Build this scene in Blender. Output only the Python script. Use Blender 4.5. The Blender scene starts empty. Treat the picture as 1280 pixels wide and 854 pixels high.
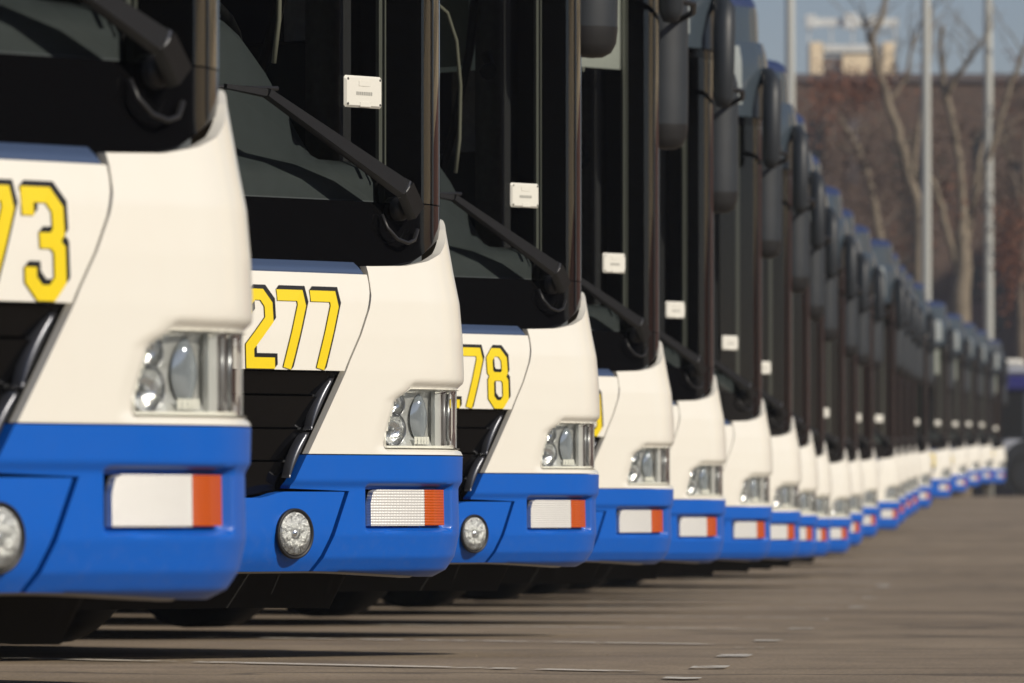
import bpy, math, random
from mathutils import Vector, Matrix
random.seed(7)
R = math.radians
S = bpy.context.scene
COL = S.collection

# ------------------------------------------------------------------ camera
FPX = 8637.0            # focal length in photo pixels (1280 wide)
CZ = 0.37               # camera height: a low crouch above the asphalt
HOR = 640.0
cam_d = bpy.data.cameras.new('camera'); cam = bpy.data.objects.new('camera', cam_d)
COL.objects.link(cam)
cam.location = (0, 0, CZ)
cam.rotation_euler = (R(90) + math.atan((HOR - 427) / FPX), 0, 0)
cam_d.sensor_width = 36.0; cam_d.lens = 36.0 * FPX / 1280.0
cam_d.clip_start = 0.2; cam_d.clip_end = 6000
cam_d.dof.use_dof = True; cam_d.dof.focus_distance = 16.5; cam_d.dof.aperture_fstop = 11.0
S.camera = cam

# ------------------------------------------------------------------ light
SUN_AZ = 124.0          # clockwise from +Y (the view direction)
SUN_EL = 31.0
w = bpy.data.worlds.new('World'); S.world = w; w.use_nodes = True
nt = w.node_tree
bg = nt.nodes['Background']
sky = nt.nodes.new('ShaderNodeTexSky'); sky.sky_type = 'NISHITA'; sky.sun_disc = False
sky.sun_elevation = R(SUN_EL); sky.sun_rotation = R(SUN_AZ)
sky.air_density = 1.0; sky.dust_density = 0.4; sky.ozone_density = 6.0; sky.altitude = 100
tint = nt.nodes.new('ShaderNodeMix'); tint.data_type = 'RGBA'; tint.blend_type = 'MULTIPLY'; tint.inputs[0].default_value = 1
tint.inputs[7].default_value = (1.09, .88, .85, 1)          # thin winter overcast veil greys the whole sky a little
nt.links.new(sky.outputs[0], tint.inputs[6]); nt.links.new(tint.outputs[2], bg.inputs[0]); bg.inputs[1].default_value = 0.075
sd = bpy.data.lights.new('sun', 'SUN'); sd.energy = 3.95; sd.angle = R(0.5); sd.color = (1.0, 0.91, 0.77)
so = bpy.data.objects.new('sun', sd); COL.objects.link(so)
tos = Vector((math.sin(R(SUN_AZ)) * math.cos(R(SUN_EL)), math.cos(R(SUN_AZ)) * math.cos(R(SUN_EL)), math.sin(R(SUN_EL))))
so.rotation_euler = tos.to_track_quat('Z', 'Y').to_euler(); so.location = (30, -20, 40)
S.view_settings.view_transform = 'Standard'; S.view_settings.look = 'None'
S.view_settings.exposure = 0.0; S.view_settings.gamma = 1.0
S.cycles.transparent_max_bounces = 16
S.cycles.max_bounces = 8

# ------------------------------------------------------------------ materials
def mat(name, col, rough=.5, metal=0.0, coat=0.0, noise=None, bump=None, emis=None):
    m = bpy.data.materials.new(name); m.use_nodes = True
    n = m.node_tree; b = n.nodes['Principled BSDF']
    b.inputs['Base Color'].default_value = (*col, 1); b.inputs['Roughness'].default_value = rough
    b.inputs['Metallic'].default_value = metal; b.inputs['Coat Weight'].default_value = coat
    b.inputs['Coat Roughness'].default_value = .05
    if noise:
        sc, amt = noise
        tc = n.nodes.new('ShaderNodeTexCoord'); nz = n.nodes.new('ShaderNodeTexNoise')
        nz.inputs['Scale'].default_value = sc; nz.inputs['Detail'].default_value = 6
        mx = n.nodes.new('ShaderNodeMix'); mx.data_type = 'RGBA'
        mx.inputs[6].default_value = (*[c * (1 - amt) for c in col], 1)
        mx.inputs[7].default_value = (*[min(1, c * (1 + amt)) for c in col], 1)
        n.links.new(tc.outputs['Object'], nz.inputs['Vector'])
        n.links.new(nz.outputs[0], mx.inputs[0]); n.links.new(mx.outputs[2], b.inputs['Base Color'])
    if bump:
        sc, st = bump
        tc = n.nodes.new('ShaderNodeTexCoord'); nz = n.nodes.new('ShaderNodeTexNoise')
        nz.inputs['Scale'].default_value = sc; nz.inputs['Detail'].default_value = 4
        bp = n.nodes.new('ShaderNodeBump'); bp.inputs['Strength'].default_value = st; bp.inputs['Distance'].default_value = .01
        n.links.new(tc.outputs['Object'], nz.inputs['Vector'])
        n.links.new(nz.outputs[0], bp.inputs['Height']); n.links.new(bp.outputs[0], b.inputs['Normal'])
    return m

def glassmat(name, tint, ior=1.5, rough=0.0, film=0.0):
    m = bpy.data.materials.new(name); m.use_nodes = True
    n = m.node_tree; n.nodes.clear()
    o = n.nodes.new('ShaderNodeOutputMaterial'); mx = n.nodes.new('ShaderNodeMixShader')
    t = n.nodes.new('ShaderNodeBsdfTransparent'); t.inputs[0].default_value = (*tint, 1)
    g = n.nodes.new('ShaderNodeBsdfGlossy'); g.inputs['Roughness'].default_value = rough
    g.inputs['Color'].default_value = (1, 1, 1, 1)
    f = n.nodes.new('ShaderNodeFresnel'); f.inputs[0].default_value = ior
    n.links.new(f.outputs[0], mx.inputs[0]); n.links.new(t.outputs[0], mx.inputs[1]); n.links.new(g.outputs[0], mx.inputs[2])
    n.links.new(mx.outputs[0], o.inputs[0])
    return m

def paint_mat(name, col, dirt, coat=.5, rough=.28):
    """body paint: clear coat over pigment, faint road film low down and in soft streaks"""
    m = mat(name, col, rough, 0, coat); n = m.node_tree; b = n.nodes['Principled BSDF']
    tc = n.nodes.new('ShaderNodeTexCoord'); mp = n.nodes.new('ShaderNodeMapping')
    mp.inputs['Scale'].default_value = (5, 5, 1.6)
    nz = n.nodes.new('ShaderNodeTexNoise'); nz.inputs['Scale'].default_value = 2.2; nz.inputs['Detail'].default_value = 8
    cr = n.nodes.new('ShaderNodeValToRGB'); cr.color_ramp.elements[0].position = .42; cr.color_ramp.elements[1].position = .85
    mx = n.nodes.new('ShaderNodeMix'); mx.data_type = 'RGBA'
    mx.inputs[6].default_value = (*col, 1); mx.inputs[7].default_value = (*dirt, 1)
    n.links.new(tc.outputs['Object'], mp.inputs[0]); n.links.new(mp.outputs[0], nz.inputs['Vector'])
    n.links.new(nz.outputs[0], cr.inputs[0])
    mu = n.nodes.new('ShaderNodeMath'); mu.operation = 'MULTIPLY'; mu.inputs[1].default_value = .35
    n.links.new(cr.outputs[0], mu.inputs[0]); n.links.new(mu.outputs[0], mx.inputs[0])
    # road film: dusty speckle that thickens towards the lower edge of the body
    sp = n.nodes.new('ShaderNodeSeparateXYZ'); n.links.new(tc.outputs['Object'], sp.inputs[0])
    hr = n.nodes.new('ShaderNodeMapRange'); hr.inputs[1].default_value = .22; hr.inputs[2].default_value = .40; hr.inputs[3].default_value = .10; hr.inputs[4].default_value = .015
    n.links.new(sp.outputs[2], hr.inputs[0])
    n2 = n.nodes.new('ShaderNodeTexNoise'); n2.inputs['Scale'].default_value = 38; n2.inputs['Detail'].default_value = 9; n2.inputs['Roughness'].default_value = .75
    n.links.new(tc.outputs['Object'], n2.inputs['Vector'])
    c2 = n.nodes.new('ShaderNodeValToRGB'); c2.color_ramp.elements[0].position = .50; c2.color_ramp.elements[1].position = .74
    n.links.new(n2.outputs[0], c2.inputs[0])
    m2 = n.nodes.new('ShaderNodeMath'); m2.operation = 'MULTIPLY'; n.links.new(hr.outputs[0], m2.inputs[0]); n.links.new(c2.outputs[0], m2.inputs[1])
    x2 = n.nodes.new('ShaderNodeMix'); x2.data_type = 'RGBA'; x2.inputs[7].default_value = (.34, .31, .27, 1)
    n.links.new(m2.outputs[0], x2.inputs[0]); n.links.new(mx.outputs[2], x2.inputs[6]); n.links.new(x2.outputs[2], b.inputs['Base Color'])
    rr = n.nodes.new('ShaderNodeMapRange'); rr.inputs[3].default_value = rough - .05; rr.inputs[4].default_value = rough + .14
    n.links.new(nz.outputs[0], rr.inputs[0]); n.links.new(rr.outputs[0], b.inputs['Roughness'])
    return m

M = {}
M['white'] = paint_mat('cream white paint', (.82, .80, .72), (.775, .725, .635))
M['blue'] = paint_mat('blue paint', (.0, .105, .52), (.0, .10, .48), coat=.12, rough=.35)
M['navy'] = mat('dark blue roof paint', (.022, .036, .10), .4, 0, .3)
M['cowl'] = mat('blue cowl', (.055, .085, .16), .3, 0, .5)
M['black'] = mat('black gloss trim', (.003, .003, .0035), .1); M['black'].node_tree.nodes['Principled BSDF'].inputs['Specular IOR Level'].default_value = .3
M['matte'] = mat('black plastic', (.012, .012, .013), .45, noise=(30, .3))
M['wiper'] = mat('wiper black', (.006, .006, .0065), .42, noise=(40, .3))
M['mirror'] = mat('mirror shell', (.020, .025, .031), .5, noise=(12, .2))
M['header'] = mat('header smoked glass', (.048, .064, .080), .22, 0, .5)
M['display'] = mat('display matrix', (.27, .30, .30), .5, noise=(60, .2))
M['dark'] = mat('interior dark', (.012, .014, .018), .8); M['underblack'] = mat('near-black underbody', (.004, .004, .004), .95)  # underside parts share one even near-black
M['navycloth'] = mat('navy interior panel', (.006, .01, .03), .8)
M['dash'] = mat('dashboard plastic', (.085, .097, .108), .55, noise=(25, .15))
M['blind'] = mat('sun blind cloth', (.62, .62, .60), .8, noise=(90, .1))
M['sideblind'] = mat('pale green roller blind', (.66, .76, .68), .8, noise=(30, .08))
M['teal'] = mat('grey green cab lining', (.07, .10, .10), .7, noise=(6, .4))
M['seal'] = mat('grey rubber seal', (.22, .22, .20), .4)
M['seatcloth'] = mat('seat cloth', (.20, .20, .20), .9, noise=(40, .3))
M['chrome'] = mat('chrome', (.75, .76, .78), .12, 1.0)
M['satin'] = mat('satin metal', (.42, .43, .45), .28, 1.0); M['strip'] = mat('smoked chrome', (.10, .105, .12), .3, .7)
M['reflector'] = mat('lamp reflector', (.80, .81, .82), .14, .9, bump=(40, .8))
M['housing'] = mat('lamp housing grey', (.72, .72, .70), .30, .55, bump=(26, .8)); M['housingdark'] = mat('grey lamp trim', (.27, .28, .29), .3, .4); M['silverlamp'] = mat('pale lamp insert', (.66, .66, .64), .3, .3); M['sparkle'] = mat('faceted fog reflector', (.93, .93, .92), .22, .5, bump=(70, 1.0)); M['sparkle'].node_tree.nodes['Bump'].inputs['Distance'].default_value = .03
M['projector'] = mat('bluish projector glass', (.42, .46, .50), .12, .5, 1.0)
M['lampglass'] = glassmat('clear lamp glass', (.93, .95, .95))
M['glass'] = glassmat('windscreen glass', (.58, .61, .59))
M['sideglass'] = glassmat('side window glass', (.22, .30, .28))
M['tyre'] = mat('tyre rubber', (.006, .006, .006), .85, noise=(20, .4))
M['rim'] = mat('wheel rim', (.35, .35, .35), .4, .6)
M['yellow'] = mat('yellow vinyl', (.82, .62, .015), .35, noise=(8, .06))
M['ink'] = mat('black vinyl', (.008, .008, .008), .4)
M['tagwhite'] = mat('white plastic', (.74, .73, .66), .4)
M['tagprint'] = mat('grey print', (.33, .33, .30), .5)
M['cable'] = mat('beige cable', (.35, .33, .27), .5)
M['pole'] = mat('galvanised pole', (.42, .43, .40), .6, 0, noise=(.6, .06))
M['silver'] = mat('silver grey paint', (.35, .37, .42), .35, 0, .3)

def lensmat(name, col, spec=.5):
    m = mat(name, col, .22, 0, .5); n = m.node_tree; b = n.nodes['Principled BSDF']
    tc = n.nodes.new('ShaderNodeTexCoord')
    w1 = n.nodes.new('ShaderNodeTexWave'); w1.bands_direction = 'X'; w1.inputs['Scale'].default_value = 62
    w2 = n.nodes.new('ShaderNodeTexWave'); w2.bands_direction = 'Z'; w2.inputs['Scale'].default_value = 50
    ad = n.nodes.new('ShaderNodeMath'); ad.operation = 'ADD'
    n.links.new(tc.outputs['Object'], w1.inputs['Vector']); n.links.new(tc.outputs['Object'], w2.inputs['Vector'])
    n.links.new(w1.outputs['Fac'], ad.inputs[0]); n.links.new(w2.outputs['Fac'], ad.inputs[1])
    mx = n.nodes.new('ShaderNodeMix'); mx.data_type = 'RGBA'
    mx.inputs[6].default_value = (*[c * .74 for c in col], 1); mx.inputs[7].default_value = (*[min(1, c * 1.05) for c in col], 1)
    mr = n.nodes.new('ShaderNodeMapRange'); mr.inputs[2].default_value = 1.2
    n.links.new(ad.outputs[0], mr.inputs[0]); n.links.new(mr.outputs[0], mx.inputs[0])
    n.links.new(mx.outputs[2], b.inputs['Base Color'])
    bp = n.nodes.new('ShaderNodeBump'); bp.inputs['Strength'].default_value = .4; bp.inputs['Distance'].default_value = .003
    n.links.new(ad.outputs[0], bp.inputs['Height']); n.links.new(bp.outputs[0], b.inputs['Normal'])
    return m
M['clearlens'] = lensmat('ribbed clear lens', (.68, .68, .66))
M['amber'] = lensmat('ribbed amber lens', (.58, .088, .001))

# ------------------------------------------------------------------ object helpers
def link(name, me, m, parent=None, smooth=True, kind=None, label=None):
    if m is not None: me.materials.append(m)
    if smooth:
        for p in me.polygons: p.use_smooth = True
    o = bpy.data.objects.new(name, me); COL.objects.link(o)
    if parent is not None: o.parent = parent
    if kind: o['kind'] = kind
    if label: o['label'] = label
    return o

class MB:
    def __init__(s): s.v = []; s.f = []
    def add(s, vs, fs):
        k = len(s.v); s.v += [tuple(v) for v in vs]; s.f += [tuple(k + i for i in f) for f in fs]; return s
    def box(s, lo, hi, mx=None):
        x0, y0, z0 = lo; x1, y1, z1 = hi
        vs = [(x0,y0,z0),(x1,y0,z0),(x1,y1,z0),(x0,y1,z0),(x0,y0,z1),(x1,y0,z1),(x1,y1,z1),(x0,y1,z1)]
        if mx is not None: vs = [mx @ Vector(v) for v in vs]
        return s.add(vs, [(0,3,2,1),(4,5,6,7),(0,1,5,4),(1,2,6,5),(2,3,7,6),(3,0,4,7)])
    def rbox(s, lo, hi, b, mx=None):
        """box with chamfered edges"""
        x0, y0, z0 = lo; x1, y1, z1 = hi
        cx, cy, cz = (x0+x1)/2, (y0+y1)/2, (z0+z1)/2; hx, hy, hz = (x1-x0)/2, (y1-y0)/2, (z1-z0)/2
        rings = []
        def ring(ax, ay, z, bb):
            return [(-ax+bb,-ay),(ax-bb,-ay),(ax,-ay+bb),(ax,ay-bb),(ax-bb,ay),(-ax+bb,ay),(-ax,ay-bb),(-ax,-ay+bb)], z
        vs = []
        for (k, z) in ((b, -hz), (0, -hz+b), (0, hz-b), (b, hz)):
            r, zz = ring(hx-k, hy-k, z, b)
            vs += [(cx+p[0], cy+p[1], cz+zz) for p in r]
        fs = []
        for i in range(3):
            for j in range(8):
                a = i*8+j; c = i*8+(j+1)%8
                fs.append((a, c, c+8, a+8))
        fs.append(tuple(reversed(range(8)))); fs.append(tuple(24+j for j in range(8)))
        if mx is not None: vs = [mx @ Vector(v) for v in vs]
        return s.add(vs, fs)
    def tube(s, pts, rad, n=8, cap=True):
        pts = [Vector(p) for p in pts]
        if not isinstance(rad, (list, tuple)): rad = [rad]*len(pts)
        vs = []; fs = []
        up = Vector((0, 0, 1))
        prev = None
        for i, p in enumerate(pts):
            t = (pts[min(i+1, len(pts)-1)] - pts[max(i-1, 0)]).normalized()
            if prev is None:
                a = up if abs(t.dot(up)) < .9 else Vector((1, 0, 0))
                prev = t.cross(a).normalized()
            x = (prev - t*prev.dot(t)).normalized(); prev = x; y = t.cross(x)
            for j in range(n):
                an = 2*math.pi*j/n
                vs.append(p + (x*math.cos(an) + y*math.sin(an))*rad[i])
        for i in range(len(pts)-1):
            for j in range(n):
                a = i*n+j; c = i*n+(j+1)%n
                fs.append((a, c, c+n, a+n))
        if cap:
            fs.append(tuple(reversed(range(n)))); fs.append(tuple((len(pts)-1)*n+j for j in range(n)))
        return s.add(vs, fs)
    def lathe(s, prof, n, mx, cap=False):
        """prof: (radius, height) along local z"""
        vs = []; fs = []
        for r, h in prof:
            for j in range(n):
                an = 2*math.pi*j/n
                vs.append(mx @ Vector((r*math.cos(an), r*math.sin(an), h)))
        for i in range(len(prof)-1):
            for j in range(n):
                a = i*n+j; c = i*n+(j+1)%n
                fs.append((a, c, c+n, a+n))
        if cap: fs.append(tuple((len(prof)-1)*n+j for j in range(n)))
        return s.add(vs, fs)
    def mesh(s, name):
        me = bpy.data.meshes.new(name); me.from_pydata(s.v, [], s.f); me.update(); return me
    def build(s, name, m, parent=None, smooth=False, **k):
        return link(name, s.mesh(name), m, parent, smooth, **k)

def lerp_t(tab, x):
    if x <= tab[0][0]: return tab[0][1]
    for (x0, y0), (x1, y1) in zip(tab, tab[1:]):
        if x <= x1: return y0 + (y1-y0)*(x-x0)/(x1-x0)
    return tab[-1][1]
def sm(x, a, b):
    if a == b: return float(x > a)
    t = max(0, min(1, (x-a)/(b-a))); return t*t*(3-2*t)

# ------------------------------------------------------------------ the ground
GT = [(-30,-.400),(12,-.403),(20.7,-.424),(30.2,-.488),(42.4,-.551),(50.9,-.594),(54,-.599),(58.3,-.562),(68.4,-.44),(82.7,-.281),(101.8,-.053),(116.6,.111),(126,.249),(140,.318),(159,.33),(6000,.33)]
def gz(y):
    # gently smoothed profile: the lot falls to a drainage swale and rises again
    return sum(lerp_t(GT, y+k) for k in (-3,-1.5,0,1.5,3))/5 + CZ

def ground_mat():
    m = mat('weathered asphalt', (.13, .11, .09), .85); n = m.node_tree; b = n.nodes['Principled BSDF']; L = n.links.new
    tc = n.nodes.new('ShaderNodeTexCoord')
    def noise(sc, det=6, mpx=(1,1,1), dist=0):
        mp = n.nodes.new('ShaderNodeMapping'); mp.inputs['Scale'].default_value = mpx
        z = n.nodes.new('ShaderNodeTexNoise'); z.inputs['Scale'].default_value = sc; z.inputs['Detail'].default_value = det
        z.inputs['Distortion'].default_value = dist
        L(tc.outputs['Object'], mp.inputs[0]); L(mp.outputs[0], z.inputs['Vector']); return z.outputs[0]
    def ramp(src, *st):
        r = n.nodes.new('ShaderNodeValToRGB'); e = r.color_ramp.elements
        e[0].position, e[0].color = st[0][0], (*st[0][1], 1); e[1].position, e[1].color = st[1][0], (*st[1][1], 1)
        for p, c in st[2:]:
            k = e.new(p); k.color = (*c, 1)
        L(src, r.inputs[0]); return r.outputs[0]
    def mul(a, c, f=1.0):
        x = n.nodes.new('ShaderNodeMix'); x.data_type = 'RGBA'; x.blend_type = 'MULTIPLY'; x.inputs[0].default_value = f
        L(a, x.inputs[6]); L(c, x.inputs[7]); return x.outputs[2]
    base = ramp(noise(.35, 8), (.3, (.235, .183, .126)), (.72, (.345, .277, .198)))
    grain = ramp(noise(90, 3), (.3, (.55, .55, .55)), (.75, (1.35, 1.33, 1.3)))
    c = mul(base, grain, .9)
    mid = ramp(noise(3.0, 6, (1, .5, 1)), (.3, (.8, .8, .8)), (.7, (1.12, 1.12, 1.12)))
    c = mul(c, mid)
    dark_bands = ramp(noise(.9, 4, (.35, 1.2, 1), .6), (.56, (1, 1, 1)), (.70, (.62, .6, .58)))  # random darker bands stretched across the lot
    c = mul(c, dark_bands, .8)
    # thin darker wandering lines that run across the lot
    vr = n.nodes.new('ShaderNodeTexVoronoi'); vr.feature = 'DISTANCE_TO_EDGE'; vr.inputs['Scale'].default_value = .22
    mp = n.nodes.new('ShaderNodeMapping'); mp.inputs['Scale'].default_value = (.35, 1, 1)
    nd = n.nodes.new('ShaderNodeTexNoise'); nd.inputs['Scale'].default_value = 1.5
    va = n.nodes.new('ShaderNodeVectorMath'); va.operation = 'ADD'
    L(tc.outputs['Object'], mp.inputs[0]); L(mp.outputs[0], va.inputs[0]); L(nd.outputs[1], va.inputs[1]); L(tc.outputs['Object'], nd.inputs['Vector'])
    L(va.outputs[0], vr.inputs['Vector'])
    cr = ramp(vr.outputs['Distance'], (.006, (.42, .42, .42)), (.018, (1, 1, 1)))
    c = mul(c, cr, .8)
    L(c, b.inputs['Base Color'])
    bp = n.nodes.new('ShaderNodeBump'); bp.inputs['Strength'].default_value = .7; bp.inputs['Distance'].default_value = .006
    L(noise(70, 5), bp.inputs['Height']); L(bp.outputs[0], b.inputs['Normal'])
    return m
M['asphalt'] = ground_mat()
ys = [-40+2*i for i in range(105)] + [175, 200, 260, 400, 700, 1200, 2500, 5000]
xs = [-2500, -800, -200, -60, -20, 0, 20, 60, 200, 800, 2500]
vs = [(x, y, gz(y)) for y in ys for x in xs]; nx = len(xs)
fs = [(j*nx+i, j*nx+i+1, (j+1)*nx+i+1, (j+1)*nx+i) for j in range(len(ys)-1) for i in range(nx-1)]
me = bpy.data.meshes.new('ground'); me.from_pydata(vs, [], fs)
link('ground', me, M['asphalt'], kind='structure')

# ------------------------------------------------------------------ bus body surface
# a: distance round the body from the middle of the front (metres), mirrored for a < 0; z: height
RC = .32; PH0 = math.atan(2*.065/.971); UC = .93; WC = -.065 - RC*math.cos(PH0)
A0 = .971; A1 = A0 + RC*(math.pi/2 - PH0)
def base(a):
    s = 1 if a >= 0 else -1; a = abs(a)
    if a < A0:
        u, w_ = a, -.065*(a/A0)**2; ph = math.atan(2*.065*a/A0/A0)
    elif a < A1:
        ph = PH0 + (a-A0)/RC; u = UC + RC*math.sin(ph); w_ = WC + RC*math.cos(ph)
    else:
        ph = math.pi/2; u = UC + RC; w_ = WC - (a-A1)
    return s*u, w_, s*math.sin(ph), math.cos(ph)
def P(a, z, off=0.0):
    u, w_, nu, nw = base(a)
    return (u + nu*off, -(w_ + nw*off), z)      # local: x = across, -y = forward
def E(z):            # how far the painted skin lies inside the outermost line
    return -lerp_t([(.225,.095),(.235,.07),(.25,.042),(.28,.022),(.33,.011),(.437,.013),(.452,.004),(.60,.001),(.70,0),(.78,.003),(.86,.010),(.93,.024),(.97,.031),(1.03,.042),(1.10,.05)], z)
GLE = -.055          # glass line
def aside(back): return A1 + (back + WC)     # a of a point 'back' metres behind the front plane

def grid_panel(name, m, aL, aR, z0, z1, ns, nz, off, parent, disp=None, hole=None, rim=.018, smooth=True, sgn=1, ss=None, zs=None, thick=True, knee=None):
    """skin panel between a = aL(z)..aR(z) and z0(a)..z1(a); edges turn inwards by rim"""
    ss = ss or [i/ns for i in range(ns+1)]
    ts = zs or [j/nz for j in range(nz+1)]
    f = lambda q, x: q(x) if callable(q) else q
    rows = []
    for t in ts:
        row = []
        for s_ in ss:
            def along(z):
                l, r_ = f(aL, z), f(aR, z)
                if knee is None: return l + (r_-l)*s_
                return l + (knee-l)*s_/.2 if s_ <= .2 else knee + (r_-knee)*(s_-.2)/.8
            a_ = along(.6); z = 0
            for _ in range(3):
                lo = f(z0, a_); hi = f(z1, a_); z = lo + (hi-lo)*t
                a_ = along(z)
            row.append((a_, z))
        rows.append(row)
    if rim and thick:
        rows = [rows[0]] + rows + [rows[-1]]
        rows = [[r[0]] + r + [r[-1]] for r in rows]
    H = len(rows); W = len(rows[0]); vs = []
    for j, r in enumerate(rows):
        for i, (a_, z) in enumerate(r):
            o_ = f(off, z)
            if disp: o_ += disp(a_, z)
            if rim and thick and (j in (0, H-1) or i in (0, W-1)): o_ -= rim
            vs.append(P(sgn*a_, z, o_))
    fs = []
    for j in range(H-1):
        for i in range(W-1):
            if hole:
                ac = (rows[j][i][0] + rows[j+1][i+1][0])/2; zc = (rows[j][i][1] + rows[j+1][i+1][1])/2
                if hole(ac, zc): continue
            q = (j*W+i, j*W+i+1, (j+1)*W+i+1, (j+1)*W+i)
            fs.append(q if sgn > 0 else tuple(reversed(q)))
    me = bpy.data.meshes.new(name); me.from_pydata(vs, [], fs); me.update()
    o = link(name, me, m, parent, smooth)
    if smooth:
        try: me.set_sharp_from_angle(angle=R(42))
        except Exception: pass
    return o

SEAM = [(.44,.53),(.697,.693),(.72,.706),(.78,.745),(.84,.778),(.88,.79),(.91,.79),(.94,.783)]
def seam(z): return lerp_t(SEAM, z) if z > .44 else .53
ZTOP = [(.80,.936),(.92,.940),(1.0,.953),(1.07,.972),(1.13,1.0),(1.18,1.03),(1.25,1.055),(1.45,1.08)]
def ztop(a): return lerp_t(ZTOP, abs(a))
def fogline(z):
    if z > .434: return seam(z)
    if z > .430: return .719 + (seam(.434)-.719)*(z-.430)/.004
    return .632 + (z-.25)/.18*.087

# headlight: the scooped recess and the opening in it
def hl_left(z): return .842 + .035*sm(z, .535, .66) + .05*sm(z, .63, .665)
def hl_disp(a, z):
    l = .45*sm(a, hl_left(z)-.06, hl_left(z)) + .55*sm(a, hl_left(z)-.016, hl_left(z)+.004)
    return -.021*l*sm(z, .516, .53)*(1-sm(z, .656, .682))*(1-sm(a, 1.30, 1.38))
def hl_hole(a, z): return a > hl_left(z)+.006 and a < 1.29 and .533 < z < .655
def ind_disp(a, z):
    return -.024*sm(a, .770, .786)*(1-sm(a, 1.082, 1.098))*sm(z, .338, .348)*(1-sm(z, .437, .446))
def ind_hole(a, z): return .790 < a < 1.076 and .351 < z < .432
def mixs(n1, n2, knee, aR, fine=1.40):
    f = .2 + .8*(fine-knee)/(aR-knee)          # dense columns up to 'fine', coarse ones along the side
    return [.2*i/24 for i in range(24)] + [.2 + (f-.2)*i/n1 for i in range(n1)] + [f + (1-f)*i/n2 for i in range(n2+1)]

# ------------------------------------------------------------------ digits
GW, GH, GS = .087, .177, .0248
h_ = GS/2
_x0, _x1, _y1, _m = h_, GW-h_, GH-h_, GH*.53
GL = {
 '0': [([(_x0+.018,h_),(_x1-.018,h_),(_x1,h_+.02),(_x1,_y1-.02),(_x1-.018,_y1),(_x0+.018,_y1),(_x0,_y1-.02),(_x0,h_+.02)], 1)],
 '1': [([(GW*.22,_y1-.022),(GW*.55,_y1-.002),(GW*.55,0)], 0)],
 '2': [([(_x0,GH-.055),(_x0,GH-.03),(_x0+.018,_y1),(_x1-.018,_y1),(_x1,_y1-.022),(_x1,GH-.068),(_x0,.048),(_x0,h_),(GW,h_)], 0)],
 '3': [([(_x0,GH-.045),(_x0,_y1),(_x1-.018,_y1),(_x1,_y1-.022),(_x1,_m+.014),(_x1-.012,_m),(GW*.38,_m)], 0), ([(_x1-.013,_m-.001),(_x1,_m-.014),(_x1,h_+.02),(_x1-.018,h_),(_x0+.018,h_),(_x0,h_+.02),(_x0,.052)], 0)],
 '4': [([(GW,.05),(_x0,.05),(_x0,.062),(GW*.5,GH)], 0), ([(GW*.72,0),(GW*.72,GH*.6)], 0)],
 '5': [([(GW,_y1),(_x0,_y1),(_x0,_m+.004),(_x1-.018,_m+.004),(_x1,_m-.016),(_x1,h_+.02),(_x1-.018,h_),(_x0+.012,h_),(_x0,h_+.016),(_x0,.045)], 0)],
 '6': [([(_x1,GH-.045),(_x1,_y1-.016),(_x1-.016,_y1),(_x0+.018,_y1),(_x0,_y1-.02),(_x0,h_+.02),(_x0+.018,h_),(_x1-.018,h_),(_x1,h_+.02),(_x1,_m-.016),(_x1-.016,_m),(_x0+.006,_m)], 0)],
 '7': [([(0,_y1),(_x1-.004,_y1),(_x1,GH-.034),(GW*.24,0)], 0)],
 '8': [([(_x0+.012,_m),(_x1-.012,_m),(_x1,_m+.014),(_x1,_y1-.02),(_x1-.018,_y1),(_x0+.018,_y1),(_x0,_y1-.02),(_x0,_m+.014)], 1), ([(_x0+.012,_m+.0004),(_x1-.012,_m+.0004),(_x1,_m-.014),(_x1,h_+.02),(_x1-.018,h_),(_x0+.018,h_),(_x0,h_+.02),(_x0,_m-.014)], 1)],
 '9': [([(_x0,.045),(_x0,h_+.018),(_x0+.016,h_),(_x1-.018,h_),(_x1,h_+.02),(_x1,_y1-.02),(_x1-.018,_y1),(_x0+.018,_y1),(_x0,_y1-.02),(_x0,_m+.01),(_x0+.014,_m-.006),(_x1-.006,_m-.006)], 0)],
}
def ribbon(pts, closed, wd):
    """mitred ribbon round a polyline -> list of quads in 2D"""
    n = len(pts); L_ = []; R_ = []
    for i in range(n):
        p = Vector(pts[i])
        if closed: d0 = (p - Vector(pts[i-1])).normalized(); d1 = (Vector(pts[(i+1) % n]) - p).normalized()
        else:
            d1 = (Vector(pts[i+1]) - p).normalized() if i < n-1 else None
            d0 = (p - Vector(pts[i-1])).normalized() if i > 0 else None
            d0 = d0 or d1; d1 = d1 or d0
        n0 = Vector((-d0.y, d0.x)); n1 = Vector((-d1.y, d1.x)); mm = (n0+n1).normalized()
        k = min(1.6, 1/max(.4, mm.dot(n0)))
        L_.append(p + mm*wd/2*k); R_.append(p - mm*wd/2*k)
    out = []
    for i in range(n if closed else n-1):
        j = (i+1) % n; out.append((L_[i], R_[i], R_[j], L_[j]))
    return out
DG = {}
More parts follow.
